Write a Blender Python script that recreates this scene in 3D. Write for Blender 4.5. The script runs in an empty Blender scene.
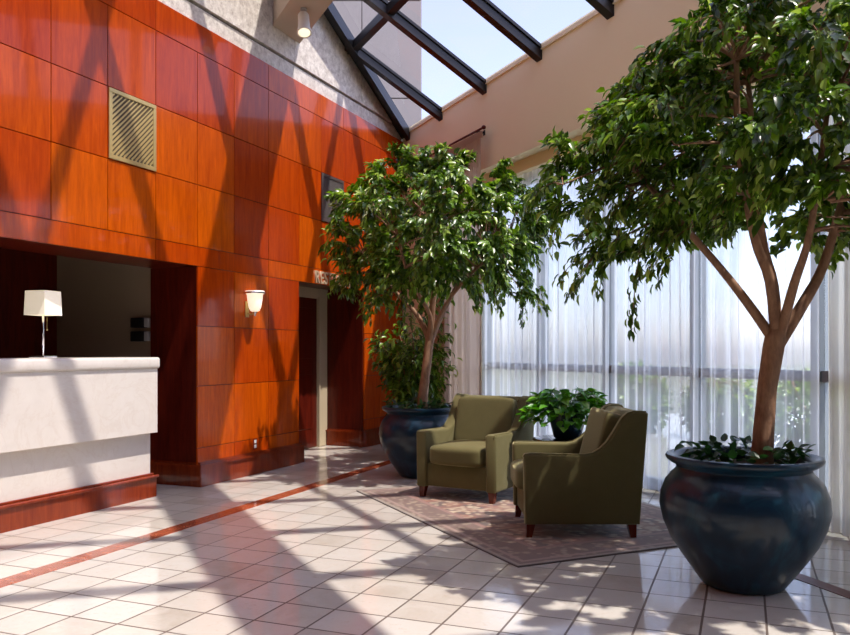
import bpy, bmesh, math, random
from mathutils import Vector, Matrix, Euler
random.seed(7)
PI = math.pi
sc = bpy.context.scene
COL = sc.collection

# ------------------------------------------------------------------ camera
cam_d = bpy.data.cameras.new('camera'); cam = bpy.data.objects.new('camera', cam_d); COL.objects.link(cam)
cam.location = (0, 0, 1.25); cam.rotation_euler = (PI/2, 0, 0)
cam_d.sensor_width = 36; cam_d.lens = 800/850*36; cam_d.shift_y = 33.5/850
cam_d.clip_start = .05; cam_d.clip_end = 300
sc.camera = cam

# ------------------------------------------------------------------ sky, sun, exposure
SUN = Vector((-.368, .228, -1)).normalized()
world = bpy.data.worlds.new('world'); sc.world = world; world.use_nodes = True
wn = world.node_tree.nodes; wl = world.node_tree.links; wn.clear()
sky = wn.new('ShaderNodeTexSky'); sky.sky_type = 'NISHITA'; sky.sun_disc = False
sky.sun_elevation = math.asin(-SUN.z); sky.sun_rotation = math.atan2(-SUN.x, -SUN.y)
sky.air_density = 1.0; sky.dust_density = 1.2; sky.ozone_density = 1.5; sky.altitude = 0
bg = wn.new('ShaderNodeBackground'); bg.inputs['Strength'].default_value = .62
wo = wn.new('ShaderNodeOutputWorld')
hsv = wn.new('ShaderNodeHueSaturation'); hsv.inputs['Saturation'].default_value = .72
wl.new(sky.outputs[0], hsv.inputs['Color']); mlt = wn.new('ShaderNodeMix'); mlt.data_type = 'RGBA'; mlt.blend_type = 'MULTIPLY'; mlt.inputs[0].default_value = 1; mlt.inputs[7].default_value = (1.0, .925, 1.03, 1)
wl.new(hsv.outputs[0], mlt.inputs[6]); wl.new(mlt.outputs[2], bg.inputs['Color']); wl.new(bg.outputs[0], wo.inputs[0])
sl = bpy.data.lights.new('sun', 'SUN'); so = bpy.data.objects.new('sun', sl); COL.objects.link(so)
sl.energy = 11.0; sl.angle = math.radians(.8); sl.color = (1, .92, .81)
so.rotation_euler = SUN.to_track_quat('-Z', 'Y').to_euler(); so.location = (6, -4, 14)
sc.view_settings.view_transform = 'Standard'; sc.view_settings.look = 'None'
sc.view_settings.exposure = -.04; sc.view_settings.gamma = 1; sc.view_settings.use_curve_mapping = False
sc.cycles.transparent_max_bounces = 24; sc.cycles.max_bounces = 10; sc.cycles.diffuse_bounces = 5
sc.cycles.sample_clamp_indirect = 6

# ------------------------------------------------------------------ plan of the place
CX, CY = -.332, 11.563                      # corner where the timber wall meets the window wall
D1 = Vector((.39036, .92066, 0)); MM = Vector((.92066, -.39036, 0))      # along timber wall / out of it
W_ = Vector((.41508, -.90979, 0)); N_ = Vector((-.90979, -.41508, 0))    # along window wall / out of it
C = Vector((CX, CY, 0))
FL = Matrix.Translation(C) @ Matrix.Rotation(math.atan2(D1.y, D1.x), 4, 'Z')   # local x=-t, y=-m
FR = Matrix.Translation(C) @ Matrix.Rotation(math.atan2(W_.y, W_.x), 4, 'Z')   # local x=s, y=-d
ID = Matrix.Identity(4)
SLOPE = .56
def roofz(d): return 4.34 + SLOPE*d

# ------------------------------------------------------------------ helpers
class MB:
    def __init__(s): s.bm = bmesh.new(); s.la = s.bm.verts.layers.float.new('rnd')
    def box(s, x0, x1, y0, y1, z0, z1, bev=0, seg=2, val=None):
        b = s.bm
        r = bmesh.ops.create_cube(b, size=1)
        vs = r['verts']
        for v in vs: v.co = Vector(((x0+x1)/2+v.co.x*(x1-x0), (y0+y1)/2+v.co.y*(y1-y0), (z0+z1)/2+v.co.z*(z1-z0)))
        if bev:
            es = list({e for v in vs for e in v.link_edges})
            r2 = bmesh.ops.bevel(b, geom=es, offset=bev, segments=seg, affect='EDGES', profile=.5)
            vs = r2['verts']
        if val is not None:
            for v in vs: v[s.la] = val
        return vs
    def tube(s, pts, rad, n=8, cap=True):
        b = s.bm; pts = [Vector(p) for p in pts]
        if not hasattr(rad, '__len__'): rad = [rad]*len(pts)
        rings = []; up = None
        for i, p in enumerate(pts):
            d = (pts[min(i+1, len(pts)-1)] - pts[max(i-1, 0)]).normalized()
            if up is None: up = d.orthogonal().normalized()
            up = (up - d*up.dot(d)).normalized(); sd = d.cross(up)
            rings.append([b.verts.new(p + (up*math.cos(a)+sd*math.sin(a))*rad[i]) for a in [2*PI*k/n for k in range(n)]])
        for a, c in zip(rings, rings[1:]):
            for k in range(n): b.faces.new((a[k], a[(k+1) % n], c[(k+1) % n], c[k]))
        if cap:
            b.faces.new(rings[0][::-1]); b.faces.new(rings[-1])
    def lathe(s, prof, n=48, c=(0, 0, 0)):
        b = s.bm; rings = []
        for r, z in prof:
            if r < 1e-6: rings.append([b.verts.new((c[0], c[1], c[2]+z))])
            else: rings.append([b.verts.new((c[0]+r*math.cos(2*PI*k/n), c[1]+r*math.sin(2*PI*k/n), c[2]+z)) for k in range(n)])
        for a, c2 in zip(rings, rings[1:]):
            for k in range(n):
                if len(a) == 1 and len(c2) == 1: continue
                if len(a) == 1: b.faces.new((a[0], c2[(k+1) % n], c2[k]))
                elif len(c2) == 1: b.faces.new((a[k], a[(k+1) % n], c2[0]))
                else: b.faces.new((a[k], a[(k+1) % n], c2[(k+1) % n], c2[k]))
    def prism(s, pts, axis, a0, a1, bev=0, seg=3):
        # polygon pts in the two other axes, extruded along axis
        b = s.bm
        def mk(p, a):
            return {'x': (a, p[0], p[1]), 'y': (p[0], a, p[1]), 'z': (p[0], p[1], a)}[axis]
        A = [b.verts.new(mk(p, a0)) for p in pts]; B = [b.verts.new(mk(p, a1)) for p in pts]
        fs = [b.faces.new(A), b.faces.new(B[::-1])]
        n = len(pts)
        for k in range(n): fs.append(b.faces.new((A[k], B[k], B[(k+1) % n], A[(k+1) % n])))
        bmesh.ops.recalc_face_normals(b, faces=fs)
        if bev:
            es = [e for f in fs[:2] for e in f.edges]
            bmesh.ops.bevel(b, geom=list(set(es)), offset=bev, segments=seg, affect='EDGES', profile=.5)
    def cushion(s, cx, cy, cz, sx, sy, sz, k=7, n=14, puff=0, rot=None):
        b = s.bm
        n0 = len(b.verts); r = bmesh.ops.create_cube(b, size=2)
        es = list({e for v in r['verts'] for e in v.link_edges})
        r2 = bmesh.ops.subdivide_edges(b, edges=es, cuts=n, use_grid_fill=True)
        b.verts.ensure_lookup_table(); vs = b.verts[n0:]
        for v in vs:
            x, y, z = v.co; q = (abs(x)**k+abs(y)**k+abs(z)**k)**(1/k)
            x, y, z = x/q, y/q, z/q
            z += puff*(1-x*x)*(1-y*y)*(1 if z > 0 else -.3)
            p = Vector((x*sx/2, y*sy/2, z*sz/2))
            if rot is not None: p = rot @ p
            v.co = p + Vector((cx, cy, cz))
    def build(s, name, mat, parent=None, smooth=False, mw=None, auto=None):
        bmesh.ops.recalc_face_normals(s.bm, faces=s.bm.faces)
        me = bpy.data.meshes.new(name); s.bm.to_mesh(me); s.bm.free()
        me.materials.append(mat)
        if smooth or auto is not None:
            me.polygons.foreach_set('use_smooth', [True]*len(me.polygons))
        if auto is not None:
            bpy_smooth(me, auto)
        o = bpy.data.objects.new(name, me); COL.objects.link(o)
        if parent: o.parent = parent
        if mw is not None: o.matrix_world = mw
        return o
def bpy_smooth(me, ang):
    bm = bmesh.new(); bm.from_mesh(me)
    for e in bm.edges:
        e.smooth = not (len(e.link_faces) == 2 and e.calc_face_angle(0) > math.radians(ang))
    bm.to_mesh(me); bm.free()
def tag(o, label=None, cat=None, group=None, kind=None):
    if label: o['label'] = label
    if cat: o['category'] = cat
    if group: o['group'] = group
    if kind: o['kind'] = kind
    return o
def empty(name, mw, label=None, cat=None, group=None, kind=None):
    o = bpy.data.objects.new(name, None); COL.objects.link(o); o.matrix_world = mw; o.empty_display_size = .1
    return tag(o, label, cat, group, kind)
def at(x, y, z=0, rz=0): return Matrix.Translation((x, y, z)) @ Matrix.Rotation(rz, 4, 'Z')

# ------------------------------------------------------------------ materials
class NM:
    def __init__(s, name):
        s.m = bpy.data.materials.new(name); s.m.use_nodes = True
        s.t = s.m.node_tree; s.n = s.t.nodes; s.p = s.n['Principled BSDF']; s.out = s.n['Material Output']
    def node(s, typ, **kw):
        x = s.n.new(typ)
        for k, v in kw.items():
            if k in x.inputs: x.inputs[k].default_value = v
            else: setattr(x, k, v)
        return x
    def link(s, a, b): s.t.links.new(a, b)
    def set(s, **kw):
        for k, v in kw.items():
            k = k.replace('_', ' ')
            s.p.inputs[k].default_value = v
        return s
    def coord(s, which='Object', scale=(1, 1, 1), rot=(0, 0, 0), loc=(0, 0, 0)):
        tc = s.node('ShaderNodeTexCoord'); mp = s.node('ShaderNodeMapping')
        mp.inputs['Scale'].default_value = scale; mp.inputs['Rotation'].default_value = rot; mp.inputs['Location'].default_value = loc
        s.link(tc.outputs[which], mp.inputs[0]); return mp.outputs[0]
    def noise(s, vec, scale, detail=4, rough=.5, dist=0):
        x = s.node('ShaderNodeTexNoise'); x.inputs['Scale'].default_value = scale; x.inputs['Detail'].default_value = detail
        x.inputs['Roughness'].default_value = rough; x.inputs['Distortion'].default_value = dist
        s.link(vec, x.inputs['Vector']); return x.outputs['Fac']
    def ramp(s, fac, stops):
        x = s.node('ShaderNodeValToRGB'); e = x.color_ramp.elements
        while len(e) < len(stops): e.new(.5)
        for k, (p, c) in enumerate(stops): e[k].position = p; e[k].color = (*c, 1)
        s.link(fac, x.inputs[0]); return x.outputs[0]
    def mix(s, f, a, b, typ='MIX'):
        x = s.node('ShaderNodeMix', data_type='RGBA', blend_type=typ)
        for v, i in ((f, 0), (a, 6), (b, 7)):
            if hasattr(v, 'links'): s.link(v, x.inputs[i])
            else: x.inputs[i].default_value = v if i == 0 else (*v, 1)
        return x.outputs[2]
    def math(s, op, a, b=None, c=None):
        x = s.node('ShaderNodeMath', operation=op)
        for i, v in enumerate((a, b, c)):
            if v is None: continue
            if hasattr(v, 'links'): s.link(v, x.inputs[i])
            else: x.inputs[i].default_value = v
        return x.outputs[0]
    def bump(s, h, strength=.2, dist=.01):
        x = s.node('ShaderNodeBump'); x.inputs['Strength'].default_value = strength; x.inputs['Distance'].default_value = dist
        s.link(h, x.inputs['Height']); s.link(x.outputs[0], s.p.inputs['Normal'])
    def base(s, c): s.link(c, s.p.inputs['Base Color'])

def simple(name, c, rough=.5, metal=0, **kw):
    m = NM(name); m.set(Base_Color=(*c, 1), Roughness=rough, Metallic=metal, **kw); return m.m

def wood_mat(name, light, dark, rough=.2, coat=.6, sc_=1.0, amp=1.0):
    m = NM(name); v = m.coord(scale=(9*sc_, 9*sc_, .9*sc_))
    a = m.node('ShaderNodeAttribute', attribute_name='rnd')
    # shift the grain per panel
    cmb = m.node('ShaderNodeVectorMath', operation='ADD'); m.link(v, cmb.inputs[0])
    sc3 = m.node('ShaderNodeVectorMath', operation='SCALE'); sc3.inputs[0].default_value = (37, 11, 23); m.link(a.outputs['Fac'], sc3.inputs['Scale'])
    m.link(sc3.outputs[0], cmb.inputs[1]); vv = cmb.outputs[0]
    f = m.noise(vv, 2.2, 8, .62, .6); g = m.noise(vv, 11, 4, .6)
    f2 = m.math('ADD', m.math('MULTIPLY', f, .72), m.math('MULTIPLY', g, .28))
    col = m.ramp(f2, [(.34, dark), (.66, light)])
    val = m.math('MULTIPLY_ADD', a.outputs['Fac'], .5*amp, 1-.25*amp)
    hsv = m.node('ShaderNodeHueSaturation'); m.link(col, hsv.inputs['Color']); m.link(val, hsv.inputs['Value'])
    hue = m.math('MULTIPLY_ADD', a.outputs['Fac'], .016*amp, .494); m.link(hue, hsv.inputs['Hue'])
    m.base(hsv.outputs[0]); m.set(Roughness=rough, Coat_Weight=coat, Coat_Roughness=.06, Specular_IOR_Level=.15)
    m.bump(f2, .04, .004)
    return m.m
WOOD = wood_mat('mahogany panelling', (.53, .076, .001), (.31, .034, .001), coat=.30, amp=.7)
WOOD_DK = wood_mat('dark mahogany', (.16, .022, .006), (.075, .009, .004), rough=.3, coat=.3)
WOOD_BASE = wood_mat('mahogany plinth', (.34, .062, .010), (.19, .028, .006))
LEGWOOD = wood_mat('reddish leg wood', (.20, .035, .012), (.10, .015, .006))
TABLEWOOD = wood_mat('dark table wood', (.07, .014, .007), (.03, .006, .004), rough=.15)

def stone_mat():
    m = NM('bush hammered concrete'); v = m.coord()
    a = m.noise(v, 2.5, 5, .6); b = m.noise(v, 38, 4, .75); c = m.noise(v, 14, 4, .7)
    col = m.mix(a, (.58, .53, .46), (.70, .65, .57))
    col = m.mix(m.ramp(b, [(.38, (0,)*3), (.62, (1,)*3)]), col, m.mix(m.ramp(c, [(.4, (0,)*3), (.6, (1,)*3)]), (.40, .35, .30), (.80, .76, .68)))
    m.base(col); m.set(Roughness=.9); m.bump(b, .35, .01); return m.m
STONE = stone_mat()
def plaster(name, c1, c2, rough=.85):
    m = NM(name); v = m.coord(); a = m.noise(v, 1.6, 5, .6); b = m.noise(v, 120, 2, .6)
    m.base(m.mix(a, c1, c2)); m.set(Roughness=rough); m.bump(b, .05, .003); return m.m
SOFFIT = plaster('tan plaster', (.86, .73, .47), (.90, .77, .51))
WHITEWALL = plaster('pale wall paint', (.62, .58, .52), (.68, .64, .58))
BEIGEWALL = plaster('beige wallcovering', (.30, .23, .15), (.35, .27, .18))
JAMB = plaster('beige door frame', (.50, .42, .28), (.56, .47, .32), .5)
CONCRETE_B = plaster('smooth beam concrete', (.46, .37, .28), (.52, .43, .33))

def marble_mat():
    m = NM('cream marble'); v = m.coord()
    a = m.noise(v, 2.2, 8, .62, 1.6); b = m.noise(v, 8, 6, .7, .5)
    vein = m.math('ABSOLUTE', m.math('SUBTRACT', a, .5))
    vf = m.ramp(vein, [(0.0, (1,)*3), (.022, (0,)*3)])
    col = m.mix(b, (.62, .56, .49), (.73, .68, .61))
    col = m.mix(m.math('MULTIPLY', vf, .18), col, (.50, .38, .28))
    m.base(col); m.set(Roughness=.25, Coat_Weight=.2); return m.m
MARBLE = marble_mat()

TA = Vector((.3714, .9285, 0)); TANG = math.atan2(TA.y, TA.x)
def tile_mat():
    m = NM('limestone floor tiles'); tc = m.node('ShaderNodeTexCoord')
    mp = m.node('ShaderNodeMapping', vector_type='TEXTURE')
    mp.inputs['Location'].default_value = (-.179, 3.766, 0); mp.inputs['Rotation'].default_value = (0, 0, TANG)
    m.link(tc.outputs['Object'], mp.inputs[0]); v = mp.outputs[0]
    br = m.node('ShaderNodeTexBrick', offset=0.0, squash=1.0)
    for k, x in {'Scale': 1, 'Mortar Size': .006, 'Mortar Smooth': .15, 'Bias': 0, 'Brick Width': .276, 'Row Height': .276}.items(): br.inputs[k].default_value = x
    br.inputs['Color1'].default_value = (0, 0, 0, 1); br.inputs['Color2'].default_value = (1, 1, 1, 1); br.inputs['Mortar'].default_value = (.5, .5, .5, 1)
    m.link(v, br.inputs['Vector'])
    cell = br.outputs['Color']
    off = m.node('ShaderNodeVectorMath', operation='MULTIPLY_ADD'); m.link(cell, off.inputs[0]); off.inputs[1].default_value = (9, 7, 5); m.link(v, off.inputs[2])
    a = m.noise(off.outputs[0], 3.0, 6, .65, .8); b = m.noise(off.outputs[0], 22, 5, .7)
    col = m.ramp(cell, [(0, (.40, .355, .29)), (.3, (.52, .48, .415)), (.55, (.545, .525, .475)), (.8, (.53, .50, .44)), (1, (.47, .425, .37))])
    col = m.mix(m.ramp(a, [(.35, (0,)*3), (.7, (1,)*3)]), col, m.mix(b, (.48, .43, .355), (.57, .555, .51)))
    col = m.mix(m.ramp(b, [(.55, (0,)*3), (.8, (.5,)*3)]), col, (.40, .30, .22))
    col = m.mix(br.outputs['Fac'], col, (.13, .10, .08))
    m.base(col); m.link(m.math('MULTIPLY_ADD', br.outputs['Fac'], .5, .10), m.p.inputs['Roughness'])
    m.set(Specular_IOR_Level=.45, Coat_Weight=.2, Coat_Roughness=.05)
    h = m.math('SUBTRACT', 1, br.outputs['Fac']); m.bump(h, .5, .002); return m.m
TILES = tile_mat()
def granite_mat():
    m = NM('red granite'); v = m.coord(); a = m.noise(v, 14, 6, .75, .5); b = m.noise(v, 70, 3, .7)
    col = m.ramp(a, [(.3, (.16, .030, .015)), (.55, (.32, .075, .035)), (.72, (.60, .28, .16))])
    m.base(m.mix(m.math('MULTIPLY', b, .4), col, (.42, .13, .06))); m.set(Roughness=.15, Coat_Weight=.3); return m.m
GRANITE = granite_mat()
GRANITE2 = simple('dark red granite', (.13, .022, .012), .35, Specular_IOR_Level=.2)

def fabric_mat(name, c1, c2, sheen=.5):
    m = NM(name); v = m.coord(); b = m.noise(v, 260, 3, .7); a = m.noise(v, 7, 5, .7)
    col = m.mix(a, c1, c2); col = m.mix(m.math('MULTIPLY', b, .35), col, tuple(x*.55 for x in c1))
    m.base(col); m.set(Roughness=.9, Sheen_Weight=sheen, Sheen_Roughness=.35, Sheen_Tint=(.75, .70, .38, 1)); m.bump(b, .25, .002); return m.m
FABRIC = fabric_mat('olive chenille', (.092, .078, .022), (.14, .122, .042), sheen=.7)

def pot_mat():
    m = NM('blue glazed ceramic'); v = m.coord(scale=(1, 1, .55)); a = m.noise(v, 4.5, 6, .65, 1.2); b = m.noise(v, 25, 4, .6)
    col = m.ramp(a, [(.3, (.003, .009, .019)), (.52, (.004, .023, .046)), (.72, (.009, .065, .10))])
    col = m.mix(m.math('MULTIPLY', b, .3), col, (.012, .022, .03))
    m.base(col); m.set(Roughness=.3, Coat_Weight=.28, Coat_Roughness=.06, Specular_IOR_Level=.22); m.bump(b, .05, .003); return m.m
POT = pot_mat()
SOIL = plaster('dark potting soil', (.03, .02, .013), (.06, .04, .025), 1)
def bark_mat():
    m = NM('ficus bark'); v = m.coord(scale=(6, 6, 2)); a = m.noise(v, 4, 6, .7)
    m.base(m.ramp(a, [(.3, (.15, .07, .035)), (.7, (.36, .20, .11))])); m.set(Roughness=.75); m.bump(a, .5, .01); return m.m
BARK = bark_mat()
def leaf_mat(name, c1, c2, c3, rough=.32):
    m = NM(name); a = m.node('ShaderNodeAttribute', attribute_name='rnd')
    col = m.ramp(a.outputs['Fac'], [(0, c1), (.6, c2), (1, c3)])
    m.base(col); m.set(Roughness=rough, Specular_IOR_Level=.8)
    tr = m.node('ShaderNodeBsdfTranslucent'); hs = m.node('ShaderNodeHueSaturation', Value=1.5, Saturation=1.1); m.link(col, hs.inputs['Color']); m.link(hs.outputs[0], tr.inputs[0])
    mx = m.node('ShaderNodeMixShader'); mx.inputs[0].default_value = .32
    m.link(m.p.outputs[0], mx.inputs[1]); m.link(tr.outputs[0], mx.inputs[2]); m.link(mx.outputs[0], m.out.inputs[0]); return m.m
LEAF = leaf_mat('ficus leaves', (.030, .078, .007), (.14, .265, .022), (.40, .52, .11))
LEAF_DK = leaf_mat('deep green leaves', (.012, .04, .010), (.025, .085, .018), (.06, .16, .03))
POTHOS = leaf_mat('pothos leaves', (.035, .14, .012), (.075, .27, .02), (.20, .42, .05), .3)

def glass_mat(name, tint, gl=.08):
    m = NM(name); m.n.remove(m.p)
    t = m.node('ShaderNodeBsdfTransparent'); t.inputs[0].default_value = (*tint, 1)
    g = m.node('ShaderNodeBsdfGlossy'); g.inputs['Roughness'].default_value = .02
    lw = m.node('ShaderNodeLayerWeight', Blend=.3); f = m.math('MULTIPLY_ADD', lw.outputs['Fresnel'], .6, .02)
    x = m.node('ShaderNodeMixShader'); m.link(f, x.inputs[0]); m.link(t.outputs[0], x.inputs[1]); m.link(g.outputs[0], x.inputs[2])
    m.link(x.outputs[0], m.out.inputs[0]); return m.m
SKYGLASS = glass_mat('skylight glass', (.60, .60, .64)); WINGLASS = glass_mat('window glass', (.88, .92, .95))
def sheer_mat(name, col, trans, weave=True):
    m = NM(name); m.n.remove(m.p)
    v = m.coord(); a = m.noise(v, 5, 3, .5)
    t = m.node('ShaderNodeBsdfTransparent'); tl = m.node('ShaderNodeBsdfTranslucent'); d = m.node('ShaderNodeBsdfDiffuse')
    for q in (tl, d): q.inputs[0].default_value = (*col, 1)
    x1 = m.node('ShaderNodeMixShader'); x1.inputs[0].default_value = .15; m.link(tl.outputs[0], x1.inputs[1]); m.link(d.outputs[0], x1.inputs[2])
    # threads overlap more where the cloth turns edge-on
    lw = m.node('ShaderNodeLayerWeight', Blend=.45)
    f = m.math('MULTIPLY_ADD', lw.outputs['Facing'], -trans*.9, trans)
    x2 = m.node('ShaderNodeMixShader'); m.link(f, x2.inputs[0]); m.link(x1.outputs[0], x2.inputs[1]); m.link(t.outputs[0], x2.inputs[2])
    m.link(x2.outputs[0], m.out.inputs[0]); return m.m
SHEER = sheer_mat('white sheer voile', (.92, .94, .96), .62)
DRAPE = sheer_mat('ivory lined drape', (.66, .60, .50), .06)
DRAPE_BR = sheer_mat('tan drape', (.58, .44, .35), .0)
BLACKM = simple('black anodised metal', (.012, .013, .016), .35, .3)
DARKBAR = simple('dark bronze bar', (.012, .011, .012), .35, .2)
FRAMEM = simple('grey window frame', (.24, .26, .28), .45, .3)
BRASS = simple('brass', (.66, .50, .20), .38, .7)
STEEL = simple('brushed grey steel', (.16, .15, .14), .45, .7)
CHROME = simple('chrome', (.75, .75, .78), .12, 1)
BLACKP = simple('black plastic', (.01, .01, .01), .4)
GREYP = simple('grey plastic', (.35, .34, .32), .5)
WHITEP = simple('white plastic', (.75, .72, .65), .35)
def emit_mat(name, c, s, base=(.9, .85, .75)):
    m = NM(name); m.set(Base_Color=(*base, 1), Roughness=.5); m.p.inputs['Emission Color'].default_value = (*c, 1); m.p.inputs['Emission Strength'].default_value = s; return m.m
SHADE = emit_mat('lit linen shade', (1, .86, .60), .42)
SCONCEG = emit_mat('lit frosted glass', (1, .82, .58), .9)
SPOTG = emit_mat('lit spot lens', (1, .90, .62), 1.1)

# ------------------------------------------------------------------ floor, stripe, outside ground
b = MB(); b.box(-9, 9.5, -4.2, 16, -.1, 0)
tag(b.build('floor', TILES), kind='structure')
def strip(name, p0, p1, wd, mat, z=.0025):
    p0, p1 = Vector((*p0, 0)), Vector((*p1, 0)); d = (p1-p0); L = d.length
    b = MB(); b.box(0, L, -wd/2, wd/2, -.004, z)
    o = b.build(name, mat, mw=Matrix.Translation(p0) @ Matrix.Rotation(math.atan2(d.y, d.x), 4, 'Z'))
    return tag(o, kind='structure')
P = Vector((-1.345, 6.704, 0)); ofs = Vector((.025, 0, 0))
strip('trim_1', tuple((P-TA*9+ofs)[:2]), tuple((P+TA*3.2+ofs)[:2]), .135, GRANITE)
q = Vector((2.12, 4.27, 0))
strip('trim_2', tuple((q-Vector((.30, -.954, 0))*1.6)[:2]), tuple((q+Vector((.30, -.954, 0))*5)[:2]), .10, GRANITE2)

# ------------------------------------------------------------------ timber wall (local x=-t, y=-m)
T = [15.0, 14.4, 13.85, 13.3, 12.75, 12.2, 11.65, 11.1, 10.55, 10.0, 9.5, 8.95, 8.4, 7.85, 7.3, 6.747, 6.199, 5.650, 5.105, 4.557, 4.004, 3.41, 2.81, 2.33, 1.785, 1.22, .75, .2, 0]
Z = [4.27, 4.0, 3.355, 2.78, 2.21, 2.03, 1.48, .926, .353, .20]
OPEN_L = (4.525, 9.5); OPEN_R = (1.22, 2.81)
rnd = random.Random(11)
G = .0065; PT = .02
bm = MB()
for i in range(len(T)-1):
    t1, t0 = T[i], T[i+1]; tm = (t0+t1)/2
    for j in range(len(Z)-1):
        z1, z0 = Z[j], Z[j+1]
        if z1 <= 2.03 and (OPEN_L[0] < tm < OPEN_L[1] or OPEN_R[0] < tm < OPEN_R[1]): continue
        if j == 0 or j == 4:        # the two long bands run in double lengths
            if i % 3: continue
            tt0 = T[min(i+3, len(T)-1)]
        else: tt0 = t0
        bm.box(-t1+G/2, -tt0-G/2, -PT, 0, z0+G/2, z1-G/2, bev=.0015, seg=1, val=rnd.random())
bm.bm.verts.layers.float.get('rnd')
TH = .52
def slab(b, t0, t1, z0, z1, th=TH, v=.1): b.box(-t1, -t0, .0005, th, z0, z1, val=v)
wall_left = bm.build('wall_left', WOOD, mw=FL); tag(wall_left, kind='structure')
bm = MB()
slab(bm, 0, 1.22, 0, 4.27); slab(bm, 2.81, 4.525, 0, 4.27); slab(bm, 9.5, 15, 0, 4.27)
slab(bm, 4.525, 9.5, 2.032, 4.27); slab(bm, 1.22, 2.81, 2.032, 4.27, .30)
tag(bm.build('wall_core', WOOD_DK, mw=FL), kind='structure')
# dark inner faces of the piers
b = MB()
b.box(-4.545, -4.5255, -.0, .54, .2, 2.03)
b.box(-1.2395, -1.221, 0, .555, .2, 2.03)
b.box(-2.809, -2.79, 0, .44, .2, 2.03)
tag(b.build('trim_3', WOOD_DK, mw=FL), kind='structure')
# plinth with a stepped cap, wrapping the ends of each pier
def plinth(name, t0, t1, back0, back1, r=.03):
    b = MB(); p = .045
    for (pp, z0, z1) in ((p, 0, .185), (p+.018, .185, .205), (p-.02, .205, .222)):
        pts = []
        x0, x1 = -t1-(pp if back1 else 0), -t0+(pp if back0 else 0)
        ro = .10 if back1 and name.endswith('right') else .012
        def corner(cx, cy, a0, a1, n=7): return [(cx+ro*math.cos(a0+(a1-a0)*k/n), cy+ro*math.sin(a0+(a1-a0)*k/n)) for k in range(n+1)]
        pts += corner(x0+ro, -pp-PT+ro, PI, 1.5*PI); pts += corner(x1-ro, -pp-PT+ro, 1.5*PI, 2*PI)
        pts += [(x1, .53), (x0, .53)]
        b.prism(pts, 'z', z0, z1)
    return tag(b.build(name, WOOD_BASE, mw=FL), kind='structure')
plinth('baseboard_center', 2.81, 4.525, True, True)
plinth('baseboard_right', 0.0, 1.22, False, True)

# concrete wall above the timber, up to the glass
b = MB()
TM = 6.2/.7373
def stone_poly(t0, t1, z0, z1f):
    return [(-t1, z0), (-t0, z0), (-t0, z1f(t0)), (-t1, z1f(t1))]
zf = lambda t: 4.34+SLOPE*.7373*t+.12 if t <= TM else 7.95
js = [0, 1.31, 2.90, 5.0, 7.0, TM, 11.0, 15.0]
for a, c in zip(js, js[1:]):
    b.prism(stone_poly(a+.004, c-.004, 4.455, zf), 'y', -.02, .30)
    b.prism([(-c+.003, 4.27), (-a-.003, 4.27), (-a-.003, 4.43), (-c+.003, 4.43)], 'y', .0, .30)
tag(b.build('wall_upper', STONE, mw=FL), kind='structure')
b = MB(); b.box(-15, 0, .03, .29, 4.28, 4.50)
for t in js[1:-1]: b.box(-t-.02, -t+.02, -.008, .2, 4.46, zf(t)-.05)
tag(b.build('trim_4', BLACKP, mw=FL), kind='structure')

# ------------------------------------------------------------------ restroom alcove
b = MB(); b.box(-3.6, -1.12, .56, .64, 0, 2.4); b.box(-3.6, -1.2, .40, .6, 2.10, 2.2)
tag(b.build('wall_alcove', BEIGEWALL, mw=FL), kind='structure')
dr = empty('door_1', FL @ Matrix.Translation((-1.89, .555, 0)), kind='structure')
b = MB()
b.box(.42, .66, -.03, .01, 0, 2.06, bev=.006); b.box(-.66, -.42, -.03, .01, 0, 2.06, bev=.006); b.box(-.42, .42, -.03, .01, 1.93, 2.06, bev=.006)
b.box(.42, .455, -.05, -.02, 0, 1.96, bev=.004)
b.build('frame', JAMB, dr)
b = MB(); b.box(-.42, .42, -.005, .008, .01, 1.93); b.box(-.30, .30, -.012, 0, 1.15, 1.8, bev=.006); b.box(-.30, .30, -.012, 0, .25, .95, bev=.006); b.build('leaf', WOOD_DK, dr)
b = MB(); b.tube([(-.36, -.005, 1.0), (-.36, -.06, 1.0)], .012); b.tube([(-.36, -.06, 1.0), (-.25, -.06, 1.0)], .01); b.build('handle', BRASS, dr)

# ------------------------------------------------------------------ reception recess behind the counter
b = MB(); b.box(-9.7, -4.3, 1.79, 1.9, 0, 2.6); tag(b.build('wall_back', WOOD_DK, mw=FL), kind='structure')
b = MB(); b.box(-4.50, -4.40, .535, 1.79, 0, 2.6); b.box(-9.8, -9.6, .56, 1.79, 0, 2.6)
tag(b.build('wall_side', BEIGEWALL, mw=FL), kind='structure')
b = MB(); b.box(-9.8, -4.3, .56, 1.9, 2.6, 2.7); tag(b.build('ceiling_reception', BEIGEWALL, mw=FL), kind='structure')

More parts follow.
